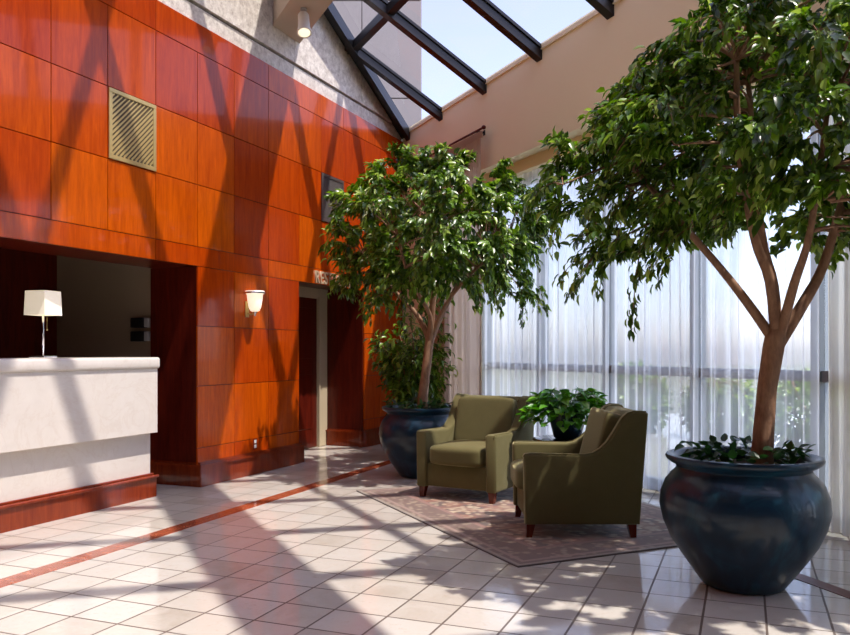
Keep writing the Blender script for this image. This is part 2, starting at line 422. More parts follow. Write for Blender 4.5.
# ------------------------------------------------------------------ window wall (local x=s, y=-d)
SH = 3.37
b = MB()
b.box(0, 15.4, 0, .16, SH, 4.34)                       # soffit fascia
b.box(0, 15.4, .16, .50, 3.24, 4.34)                  # lintel over the glass
b.box(0, 1.75, 0, .16, 0, SH); b.box(0, 1.75, .16, .50, 0, 3.24)
b.box(13.75, 15.4, .30, .50, 0, 3.24)
b.box(0, 15.4, -.02, .55, 4.34, 4.40)
tag(b.build('wall_right', SOFFIT, mw=FR), kind='structure')
wi = empty('window_1', FR @ Matrix.Translation((1.75, .42, 0)), kind='structure')
MU = [0.0] + [x-1.75 for x in (3.05, 4.25, 5.45, 6.65, 7.85, 9.05, 10.25, 11.45, 12.65)] + [12.0]
b = MB()
for x in MU: b.box(x-.035, x+.035, -.06, .06, 0, 3.24, bev=.004)
b.build('mullions', FRAMEM, wi)
b = MB(); b.box(0, 12, -.04, .04, 1.03, 1.11); b.box(0, 12, -.05, .05, 0, .10); b.box(0, 12, -.05, .05, 3.18, 3.24); b.build('rails', FRAMEM, wi)
b = MB()
for x0, x1 in zip(MU, MU[1:]):
    b.box(x0+.035, x1-.035, -.004, .004, .1, 1.03); b.box(x0+.035, x1-.035, -.004, .004, 1.11, 3.18)
b.build('glass', WINGLASS, wi)

# curtains
def curtain(name, s0, s1, y, z0, z1, mat, label, cat='curtain', group=None, folds=9, amp=.035, seed=0, head=.12, flare=.0):
    r = random.Random(seed); L = s1-s0; n = int(L*70); nz = 14
    e = empty(name, FR @ Matrix.Translation((s0, y, 0)), label, cat, group)
    ph = [r.random()*6.28 for _ in range(5)]
    def off(x, z):
        k = (z-z0)/(z1-z0); w = 1-.55*k*k
        a = 2*PI*x*folds/L*1.0
        v = math.sin(a+.9*math.sin(a*.37+ph[0])+ph[1]) * .65 + .35*math.sin(a*1.9+ph[2]+.5*math.sin(3*k+ph[3]))
        v += .25*math.sin(a*.23+ph[4]+2*k)
        return v*amp*w
    b = MB(); g = []
    for j in range(nz+1):
        z = z0+(z1-head-z0)*j/nz
        row = [b.bm.verts.new((L*i/n + .012*math.sin(6.28*i/n*folds*.5+j*.3)*(1-j/nz), off(L*i/n, z), z)) for i in range(n+1)]
        g.append(row)
    for j in range(nz):
        for i in range(n): b.bm.faces.new((g[j][i], g[j][i+1], g[j+1][i+1], g[j+1][i]))
    b.build('panel', mat, e, smooth=True)
    b = MB(); g = []; pl = L*22
    for j in range(3):
        z = z1-head+head*j/2
        g.append([b.bm.verts.new((L*i/(3*n), .016*math.sin(2*PI*pl*i/(3*n)), z)) for i in range(3*n+1)])
    for j in range(2):
        for i in range(3*n): b.bm.faces.new((g[j][i], g[j][i+1], g[j+1][i+1], g[j+1][i]))
    b.build('pleated_heading', DRAPE if mat is not DRAPE_BR else DRAPE_BR, e, smooth=True)
    return e
SG = 'sheer panels along the window wall'
curtain('sheer_curtain', 2.0, 4.50, .235, .03, 3.42, SHEER, 'wide white sheer curtain panel between the tan drape and the dark window post', group=SG, folds=15, seed=1)
curtain('sheer_curtain', 4.52, 5.66, .235, .03, 3.42, SHEER, 'white sheer curtain panel behind the right armchair back', group=SG, folds=8, seed=2)
curtain('sheer_curtain', 5.69, 6.80, .235, .03, 3.42, SHEER, 'white sheer curtain panel behind the trunk of the large tree', group=SG, folds=8, seed=3)
curtain('sheer_curtain', 6.83, 8.7, .235, .03, 3.42, DRAPE, 'ivory lined drape at the right end of the window wall', folds=17, amp=.05, seed=4)
rod = empty('curtain_rod', FR @ Matrix.Translation((1.05, -.12, 3.79)), 'dark curtain rod on the tan wall above the tall drape', 'curtain rod')
b = MB(); b.tube([(0, 0, 0), (1.62, 0, 0)], .013, 10); pole = b.build('pole', WOOD_DK, rod, smooth=True)
for x in (0, 1.62):
    b = MB(); b.cushion(x, 0, 0, .05, .05, .05, k=2, n=5); b.build('finial', WOOD_DK, pole, smooth=True)
for x in (.12, 1.42):
    b = MB(); b.box(x-.01, x+.01, 0, .119, -.01, .01); b.box(x-.02, x+.02, .112, .119, -.03, .03); b.build('bracket', DARKBAR, rod)
curtain('tall_drape', 1.25, 2.62, -.12, .03, 3.765, DRAPE_BR, 'tall tan drape hanging from the rod beside the corner', folds=9, amp=.03, seed=5, head=.08)

# ------------------------------------------------------------------ skylight (built in the window wall frame)
skl = empty('window_2', FR, kind='structure')
DM = 6.2
def wall_d(s): return 1.091*s
def sloped_bar(b, s, d0, d1_, wd, h0, h1):
    pts = [(-d0, roofz(d0)+h0), (-d1_, roofz(d1_)+h0), (-d1_, roofz(d1_)+h1), (-d0, roofz(d0)+h1)]
    b.prism(pts, 'x', s-wd/2, s+wd/2)
for k in range(13):
    s = 1.30+1.172*k; de = min(DM, wall_d(s)-.12)
    b = MB(); sloped_bar(b, s, -.02, de, .10, -.10, .03); sloped_bar(b, s, -.02, de, .14, .0, .035); b.build('rafter', DARKBAR, skl)
for d in (1.20, 2.25, 3.60, 4.85, 6.15):
    s0 = d/1.091+.1
    b = MB()
    pts = [(-d+.045, roofz(d)-.07), (-d-.045, roofz(d)-.07), (-d-.045, roofz(d)+.03), (-d+.045, roofz(d)+.03)]
    b.prism(pts, 'x', s0, 15.4); b.build('purlin', DARKBAR, skl)
# edge beam beside the concrete wall
b = MB()
for (e0, e1, h0, h1) in ((.0, .09, -.03, .05), (.09, .12, -.0, .06), (.12, .21, -.10, .05)):
    L1 = DM
    def pt(s, d, e, h):   # e metres off the wall
        return None
    A = []
    for d in (-.0, DM):
        for e in (e0, e1):
            s = d/1.091 + e/.7373
            for h in (h0, h1): A.append(b.bm.verts.new((s, -d, roofz(d)+h)))
    a = A
    for f in ((0, 1, 3, 2), (4, 6, 7, 5), (0, 4, 5, 1), (2, 3, 7, 6), (0, 2, 6, 4), (1, 5, 7, 3)): b.bm.faces.new([a[i] for i in f])
b.build('edge_beam', BLACKM, skl)
b = MB()
v = [b.bm.verts.new(p) for p in ((0, 0, roofz(0)+.03), (15.4, 0, roofz(0)+.03), (15.4, -DM, roofz(DM)+.03), (DM/1.091, -DM, roofz(DM)+.03))]
b.bm.faces.new(v); b.build('glass', SKYGLASS, skl)
# concrete beam under the glass
b = MB()
def dpt(s, d, z): return (s, -d, z)
A = [b.bm.verts.new(dpt(s, d, z)) for d, s in ((2.05, 2.05/1.091-.25), (2.05, 15.4), (2.445, 15.4), (2.445, 2.445/1.091-.25)) for z in (4.70, 5.50)]
for f in ((0, 2, 4, 6), (1, 7, 5, 3), (0, 1, 3, 2), (2, 3, 5, 4), (4, 5, 7, 6), (6, 7, 1, 0)): b.bm.faces.new([A[i] for i in f])
tag(b.build('ceiling_beam', CONCRETE_B, mw=FR), kind='structure')
# end riser, flat ceiling and the far walls of the room behind the camera
b = MB(); b.box(0, 16.5, -DM-.12, -DM, 4.34, roofz(DM)+.05)
tag(b.build('wall_riser', WOOD_DK, mw=FR), kind='structure')
b = MB(); b.box(3, 15.4, -20, -DM-.12, 4.34, 4.44)
tag(b.build('ceiling', SOFFIT, mw=FR), kind='structure')
b = MB(); b.box(-7.5, 8.5, -3.3, -3.1, 0, 8)
tag(b.build('wall_front', WOOD_DK), kind='structure')

# ------------------------------------------------------------------ outside
GROUND = plaster('pale paving', (.15, .16, .11), (.21, .21, .16))
b = MB(); b.box(-70, 70, -70, 80, -.25, -.12); tag(b.build('ground', GROUND), kind='structure')
tw = empty('office_tower', at(-6.13, 27, -.12, 0), 'pale concrete tower seen through the skylight', 'building')
b = MB()
for k in range(12):
    for x in (-6, -4, -2, 0, 2, 4): b.box(x+.015, x+1.985, 0, 8, k*3.3+.02, k*3.3+3.28)
b.build('facade', plaster('pink grey concrete', (.27, .245, .235), (.32, .29, .28)), tw)
b = MB(); b.box(-5.9, 5.9, .1, 7.9, 0, 39.5); b.build('joints', plaster('grey joint filler', (.25, .22, .2), (.28, .25, .23)), tw)

# ------------------------------------------------------------------ foliage tools
def leaves_obj(name, leaves, mat, parent, cup=.14, broad=False):
    vs, fs, cs = [], [], []
    for (p, d, nrm, L, Wd, c) in leaves:
        d = d.normalized(); sd = d.cross(nrm)
        if sd.length < 1e-4: sd = d.orthogonal()
        sd.normalize(); up = sd.cross(d).normalized(); i = len(vs)
        if broad:
            for (a, q, h) in ((0, 0, 0), (.12, -.42, .06), (.42, -.5, .10), (.75, -.27, .02), (1, 0, -.12), (.75, .27, .02), (.42, .5, .10), (.12, .42, .06), (.4, 0, -.03)):
                vs.append(p + d*(a*L) + sd*(q*Wd) + up*(h*L))
            fs += [(i, i+8, i+2, i+1), (i+8, i+4, i+3, i+2), (i, i+7, i+6, i+8), (i+8, i+6, i+5, i+4)]; cs += [c]*9
        else:
            for (a, q, h) in ((0, 0, 0), (.26, -.44, cup*.8), (.62, -.42, cup*.6), (1, 0, -.18), (.62, .42, cup*.6), (.26, .44, cup*.8), (.45, 0, 0)):
                vs.append(p + d*(a*L) + sd*(q*Wd) + up*(h*L))
            fs += [(i, i+6, i+2, i+1), (i+6, i+3, i+2), (i, i+5, i+4, i+6), (i+6, i+4, i+3)]; cs += [c]*7
    me = bpy.data.meshes.new(name); me.from_pydata([tuple(v) for v in vs], [], fs); me.materials.append(mat)
    me.polygons.foreach_set('use_smooth', [True]*len(fs))
    at_ = me.attributes.new('rnd', 'FLOAT', 'POINT'); at_.data.foreach_set('value', cs)
    o = bpy.data.objects.new(name, me); COL.objects.link(o); o.parent = parent; return o
def rv(r): 
    while True:
        v = Vector((r.uniform(-1, 1), r.uniform(-1, 1), r.uniform(-1, 1)))
        if .01 < v.length < 1: return v
def bez(a, b_, c, n):
    return [a*((1-t)**2)+b_*(2*t*(1-t))+c*(t*t) for t in [k/n for k in range(n+1)]]

POTPROF = [(0, 0), (.20, 0), (.225, .012), (.262, .06), (.33, .15), (.395, .245), (.437, .335), (.457, .42), (.450, .49), (.425, .55), (.390, .592), (.368, .612), (.362, .628),
           (.372, .640), (.395, .652), (.418, .668), (.424, .682), (.418, .694), (.400, .698), (.378, .688), (.355, .66), (.345, .62), (.0, .60)]
def potted_tree(name, x, y, label, potscale, potz, trunk, lims, crown, clumps, nleaf, leaf, seed, clip, cover=150, mat=LEAF, extra=(), clr=.33):
    r = random.Random(seed)
    e = empty(name, at(x, y, 0), label, 'potted tree')
    b = MB(); b.lathe([(a*potscale, z*potz) for a, z in POTPROF], 64); b.build('pot', POT, e, auto=50)
    sz = .63*potz
    b = MB(); b.lathe([(0, sz+.015), (.2*potscale, sz+.01), (.352*potscale, sz)], 32); b.build('soil', SOIL, e, smooth=True)
    # trunk and limbs
    b = MB(); fork = trunk[-1][0]
    b.tube([Vector(p) for p, q in trunk], [q for p, q in trunk], 12)
    ends = []
    for pts, r0 in lims:
        pts = [Vector(p) for p in pts]; b0 = Vector(fork)-Vector((0, 0, .14))
        pp = [b0]+pts; fine = []
        for i in range(len(pp)-1):
            p0 = pp[max(i-1, 0)]; p1 = pp[i]; p2 = pp[i+1]; p3 = pp[min(i+2, len(pp)-1)]
            for k in range(4):
                t = k/4; fine.append(.5*((2*p1)+(p2-p0)*t+(2*p0-5*p1+4*p2-p3)*t*t+(3*p1-p0-3*p2+p3)*t**3))
        fine.append(pp[-1])
        b.tube(fine, [r0*1.15*(1-.62*i/len(fine)) for i in range(len(fine))], 8)
        ends.append(fine)
    b.build('trunk', BARK, e, smooth=True)
    # clumps of foliage
    tw = MB(); leaves = []
    base = Vector((x, y, 0)); centres = []
    (cc, rad) = crown; cc = Vector(cc)
    tries = 0
    while len(centres) < clumps and tries < 40000:
        tries += 1
        v = rv(r); ln = v.length
        if ln < .38: continue
        if ln < .8 and r.random() < .35: continue
        p = cc + Vector((v.x*rad[0], v.y*rad[1], v.z*rad[2]*(1 if v.z > 0 else .8)))
        if clip(base+p): continue
        if any((p-q).length < clr*.55 for q in centres): continue
        centres.append(p)
    centres += [Vector(q) for q in extra]
    for p in centres:
        # nearest limb point
        best = min(((p-q).length + .25*max(0, q.z-p.z), k, i) for k, f in enumerate(ends) for i, q in enumerate(f) if i > len(f)*.45)
        q = ends[best[1]][best[2]]
        mid = (p+q)/2+Vector((0, 0, .10*(p-q).length))+rv(r)*.06
        pts = bez(q, mid, p, 6); L = (p-q).length
        tw.tube(pts, [.011*(1-.7*k/6) for k in range(7)], 5)
        out = (p-cc); out.z *= .6; out = out.normalized() if out.length > .01 else Vector((0, 0, 1))
        nt = 5
        for k in range(nt):
            dd = (out*.8+rv(r)*1.0+Vector((0, 0, .15))).normalized(); LL = clr*r.uniform(.55, 1.05)
            tip = p+dd*LL-Vector((0, 0, LL*.35))
            if clip(base+tip): continue
            tp = bez(p, p+dd*LL*.55+Vector((0, 0, .04)), tip, 5)
            tw.tube(tp, [.004*(1-.6*j/5) for j in range(6)], 4, cap=False)
            m = nleaf//(len(centres)*nt)
            shade = r.uniform(-.12, .12)
            for j in range(m):
                t = r.uniform(.1, 1.0)
                i0 = min(int(t*5), 4); pp = tp[i0].lerp(tp[i0+1], t*5-i0) + rv(r)*.035
                if clip(base+pp): continue
                dl = (dd*.6+rv(r)*.65+Vector((0, 0, -.5)))
                nn = (out*.6+Vector((0, 0, .8))+rv(r)*.6)
                sL = leaf*r.uniform(.7, 1.2)
                leaves.append((pp, dl, nn, sL, sL*r.uniform(.42, .58), min(1, max(0, r.random()**1.5+shade))))
    tw.build('twigs', BARK, e, smooth=True)
    leaves_obj('foliage', leaves, mat, e)
    lv = []
    for k in range(cover):
        a = r.random()*2*PI; rr = .34*potscale*math.sqrt(r.random())
        pp = Vector((rr*math.cos(a), rr*math.sin(a), sz+.03+r.random()*.085))
        lv.append((pp, Vector((math.cos(a)*.6, math.sin(a)*.6, r.uniform(-.2, .5)))+rv(r)*.6, Vector((0, 0, 1))+rv(r)*.6, .06*r.uniform(.7, 1.3), .045, r.random()*.6))
    leaves_obj('ground_cover', lv, LEAF_DK, e, broad=True)
    return e
def clipf(p, dm=.0, mm=.12):
    rel = p-C; rel.z = 0
    return rel.dot(N_) < dm or rel.dot(MM) < mm or (p.z > 4.2)

# the two big weeping figs
LT = (-.05, 8.0)
potted_tree('potted_fig_tree', LT[0], LT[1], 'weeping fig tree in blue glazed pot beside the timber wall, left of the armchairs', .90, 1.0,
    [((.02, 0, .55), .060), ((.03, 0, .8), .052), ((.06, .0, 1.05), .047), ((.09, .01, 1.30), .046), ((.10, .01, 1.42), .040), ((.10, .01, 1.47), .02)],
    [([(-.02, .05, 1.60), (-.25, .10, 1.85), (-.55, .1, 2.2)], .026), ([(.12, -.05, 1.65), (.15, -.1, 2.0), (.10, -.15, 2.5)], .034),
     ([(.22, .06, 1.62), (.40, .15, 1.95), (.65, .10, 2.3)], .028), ([(.1, .15, 1.65), (.0, .40, 2.1), (.0, .5, 2.5)], .024),
     ([(.10, -.1, 1.6), (-.10, -.35, 1.95), (-.2, -.5, 2.3)], .024), ([(.25, -.1, 1.7), (.55, -.3, 2.05), (.8, -.35, 2.2)], .02)],
    ((.25, 0, 2.41), (1.06, .98, .72)), 125, 22000, .076, 21, lambda p: clipf(p) or (p.x < -.93 and p.z < 2.12) or p.x < -1.02 , mat=LEAF, clr=.30,
    extra=[(.40, -.1, 3.05), (-.60, -.1, 2.02), (-.74, -.15, 2.10), (-.66, .1, 1.98), (1.0, -.1, 1.85), (-.38, -.2, 1.80)])
RT = (1.70, 4.28)
potted_tree('potted_fig_tree', RT[0], RT[1], 'large weeping fig tree in a blue glazed pot at the right front', .94, 1.0,
    [((.10, 0, .58), .062), ((.11, 0, .80), .054), ((.13, 0, 1.05), .050), ((.165, 0, 1.27), .055), ((.18, 0, 1.36), .052), ((.185, 0, 1.42), .026)],
    [([(.04, .02, 1.50), (-.12, .05, 1.72), (-.35, .08, 2.0), (-.6, .1, 2.3)], .026), ([(.12, -.06, 1.62), (.02, -.1, 1.85), (-.1, -.2, 2.3), (-.15, -.3, 2.7)], .030),
     ([(.20, .10, 1.62), (.15, .18, 1.9), (.15, .3, 2.4)], .024), ([(.22, -.12, 1.6), (.24, -.25, 1.85), (.25, -.4, 2.4)], .026),
     ([(.33, .02, 1.50), (.45, .03, 1.72), (.55, .0, 2.1), (.7, -.1, 2.6)], .032), ([(.18, .03, 1.6), (.1, .0, 1.9), (.05, .05, 2.7)], .028)],
    ((.44, -.12, 2.42), (1.12, 1.05, .84)), 185, 40000, .064, 33, lambda p: clipf(p, .05) or (p.z > 2.5 and p.x < .93+(p.z-2.61)*1.05) or (p.x > 1.32 and p.z < 1.84 - .5*max(0, p.x-2.2)), mat=LEAF, clr=.30,
    extra=[(-.98, -.1, 2.12), (-.88, .0, 2.28), (-.84, -.15, 1.98), (-.72, .05, 1.82), (-.66, -.1, 2.36), (-.6, -.1, 2.08), (-.55, .0, 1.78), (-.45, -.2, 2.55), (-.35, .1, 2.75), (-.30, -.1, 1.9), (-.5, .2, 2.25), (.0, .1, 3.05), (.95, -.1, 1.9), (.3, -.2, 1.9)])

# shrub in the corner behind the left pot
def corner_shrub():
    r = random.Random(5)
    e = empty('potted_shrub', at(-.12, 9.25, 0), 'dark leafy shrub in the corner behind the left fig tree', 'potted shrub')
    b = MB(); b.lathe([(0, 0), (.18, 0), (.21, .02), (.26, .36), (.275, .38), (.27, .40), (.24, .40), (.235, .36), (0, .35)], 36); b.build('pot', POT, e, auto=50)
    b = MB(); b.lathe([(0, .375), (.233, .365)], 24); b.build('soil', SOIL, e)
    st = MB(); lv = []
    for k in range(11):
        a = k*2.4; rr = r.uniform(.15, .48); h = r.uniform(1.0, 1.8)
        tip = Vector((rr*math.cos(a)-.08, rr*math.sin(a)*.8, h)); p0 = Vector((.08*math.cos(a), .08*math.sin(a), .36))
        pts = bez(p0, Vector((.1*math.cos(a), .1*math.sin(a), h*.7)), tip, 8); st.tube(pts, [.012*(1-.6*j/8) for j in range(9)], 5)
        for j in range(230):
            t = r.uniform(.12, 1); i0 = min(int(t*8), 7); pp = pts[i0].lerp(pts[i0+1], t*8-i0)+rv(r)*Vector((.17, .17, .12)).length*.75
            if clipf(Vector((-.12, 9.25, 0))+pp, .02, .1) or pp.z < .42: continue
            lv.append((pp, rv(r)*.7+Vector((math.cos(a)*.4, math.sin(a)*.4, -.35)), Vector((0, 0, 1))+rv(r)*.5, r.uniform(.07, .12), r.uniform(.035, .05), r.random()**1.5))
    st.build('stems', BARK, e, smooth=True); leaves_obj('foliage', lv, LEAF, e)
corner_shrub()

# shrubs outside the glass
def out_shrub(sx, d, h, rr, seed, label):
    r = random.Random(seed); e = empty('garden_shrub', FR @ Matrix.Translation((sx, d, -.12)), label, 'shrub', 'shrubs outside the windows')
    st = MB(); lv = []
    for k in range(9):
        a = k*2.4; tip = Vector((rr*.7*math.cos(a), rr*.6*math.sin(a), h*r.uniform(.6, .95))); st.tube(bez(Vector((0, 0, 0)), Vector((0, 0, h*.4)), tip, 5), .014, 5)
    for k in range(1500):
        v = rv(r); v = v.normalized()*r.uniform(.6, 1); p = Vector((v.x*rr, v.y*rr*.7, h*.52+v.z*h*.48))
        lv.append((p, v+rv(r)*.8, Vector((0, 0, 1))+rv(r), .12, .07, r.random()))
    st.build('stems', BARK, e, smooth=True); leaves_obj('foliage', lv, LEAF, e)
r0 = random.Random(9)
SPOTS = ['behind the tan drape', 'behind the left armchair', 'behind the pothos plant', 'behind the right armchair', 'left of the large trunk', 'behind the large trunk', 'at the right picture edge']
for k in range(7):
    out_shrub(.6+k*1.45, 3.6+r0.uniform(-.3, .6), r0.uniform(1.05, 1.35), r0.uniform(.58, .68), 60+k, 'low green garden shrub outside the sheer curtains, ' + SPOTS[k])

# ------------------------------------------------------------------ rug
def rug_mat():
    m = NM('faded oriental rug'); tc = m.node('ShaderNodeTexCoord'); sp = m.node('ShaderNodeSeparateXYZ'); m.link(tc.outputs['Object'], sp.inputs[0])
    X, Y = sp.outputs[0], sp.outputs[1]
    hx, hy = 1.385, .975
    dx = m.math('SUBTRACT', hx, m.math('ABSOLUTE', X)); dy = m.math('SUBTRACT', hy, m.math('ABSOLUTE', Y)); ed = m.math('MINIMUM', dx, dy)
    v = m.coord(); big = m.node('ShaderNodeTexVoronoi', feature='F1'); big.inputs['Scale'].default_value = 5.5; big.inputs['Randomness'].default_value = .55; m.link(v, big.inputs['Vector'])
    sm = m.node('ShaderNodeTexVoronoi', feature='SMOOTH_F1'); sm.inputs['Scale'].default_value = 17; m.link(v, sm.inputs['Vector'])
    nz = m.noise(v, 30, 4, .7); n2 = m.noise(v, 3.5, 4, .6, 1.5)
    field = m.ramp(big.outputs['Distance'], [(.10, (.11, .022, .014)), (.22, (.34, .26, .17)), (.42, (.16, .07, .045)), (.6, (.07, .05, .045))])
    field = m.mix(m.ramp(sm.outputs['Distance'], [(.25, (1,)*3), (.42, (0,)*3)]), field, (.42, .34, .23))
    field = m.mix(m.ramp(n2, [(.45, (0,)*3), (.62, (.8,)*3)]), field, (.22, .08, .05))
    bord = m.mix(m.ramp(sm.outputs['Distance'], [(.2, (1,)*3), (.38, (0,)*3)]), (.12, .07, .055), (.27, .21, .15))
    def band(a, b_):
        return m.math('MULTIPLY', m.math('GREATER_THAN', ed, a), m.math('LESS_THAN', ed, b_))
    col = m.mix(m.math('LESS_THAN', ed, .34), field, bord)
    col = m.mix(band(.30, .34), col, (.22, .12, .10)); col = m.mix(band(.07, .10), col, (.25, .17, .14)); 
    col = m.mix(m.math('LESS_THAN', ed, .035), col, (.24, .20, .16)); col = m.mix(m.math('LESS_THAN', ed, .012), col, (.10, .08, .07))
    col = m.mix(m.math('MULTIPLY', nz, .22), col, (.15, .11, .07))
    m.base(col); m.set(Roughness=1, Sheen_Weight=.3); m.bump(nz, .3, .003); return m.m
b = MB(); b.box(-1.385, 1.385, -.975, .975, 0, .009, bev=.003, seg=1)
rc = Vector((-.04, 5.871, 0)) - N_*.975
rug = b.build('area_rug', rug_mat(), mw=Matrix.Translation(rc) @ Matrix.Rotation(math.atan2(W_.y, W_.x), 4, 'Z') @ Matrix.Translation((0, 0, .0005)))
tag(rug, 'faded red and beige patterned area rug under the armchairs', 'rug')

# ------------------------------------------------------------------ armchairs (local: front is -y, base at z=0)
def armchair():
    e = empty('armchair', ID)
    w2 = .375; at_ = .095
    def prof():
        pts = [(-.375, .09), (-.385, .54)]
        arc = [(-.375, .555), (-.34, .56), (.02, .552), (.075, .562), (.125, .592), (.168, .635), (.205, .69), (.238, .745), (.268, .795), (.305, .828), (.35, .842), (.425, .838), (.44, .825)]
        return pts+arc+[(.385, .09)]
    for sx in (-1, 1):
        b = MB(); a, c = sorted((sx*w2, sx*(w2-at_))); b.prism(prof(), 'x', a, c, bev=.018, seg=3); arm = b.build('arm', FABRIC, e, auto=35)
        # corded seam that follows the arm
        b = MB(); pp = [(sx*(w2-.012), y, z) for y, z in prof()[1:-2]]
        pp = [(x, y+(-.001 if i == 0 else 0), z+.0) for i, (x, y, z) in enumerate(pp)]
        b.tube(pp, .0055, 6); b.build('piping', FABRIC, arm, smooth=True)
    b = MB(); b.prism([(.14, .10), (.385, .09), (.435, .815), (.40, .832), (.32, .828), (.285, .80)], 'x', -w2+at_-.002, w2-at_+.002, bev=.012); b.build('back_frame', FABRIC, e, auto=35)
    b = MB(); b.box(-w2+at_-.003, w2-at_+.003, -.355, .16, .095, .29, bev=.012, seg=2); b.build('seat_base', FABRIC, e, auto=35)
    b = MB(); b.cushion(0, -.135, .365, .525, .57, .17, k=6, puff=.25); b.build('seat_cushion', FABRIC, e, smooth=True)
    rot = Matrix.Rotation(math.radians(-14), 3, 'X')
    b = MB(); b.cushion(0, .205, .612, .550, .14, .42, k=15, puff=.0, rot=rot)
    b.build('back_cushion', FABRIC, e, smooth=True)
    for sx in (-1, 1):
        for sy, yy in ((-1, -.335), (1, .335)):
            b = MB(); x = sx*.325
            A = [b.bm.verts.new((x+px*.030, yy+py*.030, .10)) for px, py in ((-1, -1), (1, -1), (1, 1), (-1, 1))]
            B = [b.bm.verts.new((x+sx*.004+px*.019, yy+sy*.012+py*.019, .0)) for px, py in ((-1, -1), (1, -1), (1, 1), (-1, 1))]
            b.bm.faces.new(A); b.bm.faces.new(B[::-1])
            for k in range(4): b.bm.faces.new((A[k], B[k], B[(k+1) % 4], A[(k+1) % 4]))
            b.build('leg', LEGWOOD, e)
    return e
def dup(root, mw):
    r = root.copy(); COL.objects.link(r); r.matrix_world = mw
    for ch in list(root.children):
        c = ch.copy(); COL.objects.link(c); c.parent = r
        for g in list(ch.children):
            d = g.copy(); COL.objects.link(d); d.parent = c
    return r
ac = armchair()
ac.matrix_world = at(.244+.385*.51, 6.635+.385*.86, .0095, math.atan2(.51*-1, .86)*1.0)
tag(ac, 'olive green armchair facing the room, beside the blue pot of the left tree', 'armchair', 'olive armchairs on the rug')
ac2 = dup(ac, at(.665+.375, 5.665, .0095, -PI/2))
tag(ac2, 'olive green armchair seen from its side, in front of the side table', 'armchair', 'olive armchairs on the rug')

# ------------------------------------------------------------------ side table and pothos
st = empty('side_table', at(1.20, 6.76, .0095), 'dark round side table between the two armchairs', 'side table')
b = MB(); b.lathe([(0, .475), (.27, .475), (.285, .482), (.29, .492), (.285, .502), (.275, .505), (0, .505)], 48); b.build('table_top', TABLEWOOD, st, auto=40)
b = MB(); b.lathe([(0, .06), (.05, .06), (.035, .12), (.028, .25), (.035, .38), (.06, .45), (.10, .475), (0, .475)], 24); b.build('pedestal', TABLEWOOD, st, auto=40)
for k in range(3):
    a = 2*PI*k/3+.4; b = MB(); c, s = math.cos(a), math.sin(a)
    b.tube([(c*.03, s*.03, .09), (c*.12, s*.12, .075), (c*.20, s*.20, .03), (c*.235, s*.235, .015)], [.024, .022, .018, .015], 8); b.build('leg', TABLEWOOD, st, smooth=True)
pp = empty('potted_pothos', at(1.20, 6.74, .5155), 'bright green trailing plant in a dark blue pot on the side table', 'potted plant')
b = MB(); b.lathe([(0, 0), (.10, 0), (.115, .01), (.142, .12), (.152, .215), (.16, .225), (.158, .238), (.145, .24), (.138, .225), (.132, .20), (0, .20)], 40); b.build('pot', POT, pp, auto=45)
b = MB(); b.lathe([(0, .215), (.131, .205)], 24); b.build('soil', SOIL, pp)
r = random.Random(3); lv = []; stm = MB()
for k in range(380):
    a = r.random()*2*PI; el = r.random(); R0 = .36*(.35+.65*math.sqrt(r.random()))
    z = .23+.23*(1-(R0/.40)**2)*r.uniform(.55, 1.05)-max(0, R0-.24)*r.uniform(.2, 1.3)
    p = Vector((R0*math.cos(a), R0*math.sin(a)*.85, z)); root = Vector((.06*math.cos(a), .06*math.sin(a), .21))
    stm.tube(bez(root, (root+p)/2+Vector((0, 0, .10)), p, 4), .0025, 4, cap=False)
    lv.append((p, Vector((math.cos(a)*.8, math.sin(a)*.8, r.uniform(-.7, .2)))+rv(r)*.5, Vector((0, 0, 1))+Vector((math.cos(a), math.sin(a), 0))*.4+rv(r)*.4, r.uniform(.06, .10), r.uniform(.055, .075), r.random()))
stm.build('stems', POTHOS, pp, smooth=True); leaves_obj('foliage', lv, POTHOS, pp, broad=True)

# ------------------------------------------------------------------ reception counter (local x=-t, y=-m)
co = empty('reception_counter', FL @ Matrix.Translation((-5.11, 0, 0)), 'long cream marble reception counter with a wooden plinth set in the timber wall', 'reception counter')
LC = 4.4
def cut_line(xs, y0, y1, z0, z1, g=.003):
    b = MB(); xs = [-LC]+xs+[0]
    for a, c in zip(xs, xs[1:]): b.box(a+g/2, c-g/2, y0, y1, z0, z1, bev=.002, seg=1)
    return b
b = cut_line([-1.85, -3.2], -.045, .50, .555, 1.10); b.build('fascia', MARBLE, co)
b = cut_line([-1.75, -3.1], .035, .47, .20, .556); 
b.build('recessed_front', MARBLE, co)
b = MB(); b.box(-LC, .016, -.065, .54, 1.10, 1.197, bev=.022, seg=4); b.build('countertop', MARBLE, co, auto=40)
b = MB(); b.box(-LC, .03, -.005, .50, .0, .165); b.box(-LC, .045, -.025, .50, .165, .188, bev=.006); b.box(-LC, .02, .015, .48, .188, .203, bev=.004); b.build('plinth', WOOD_BASE, co)

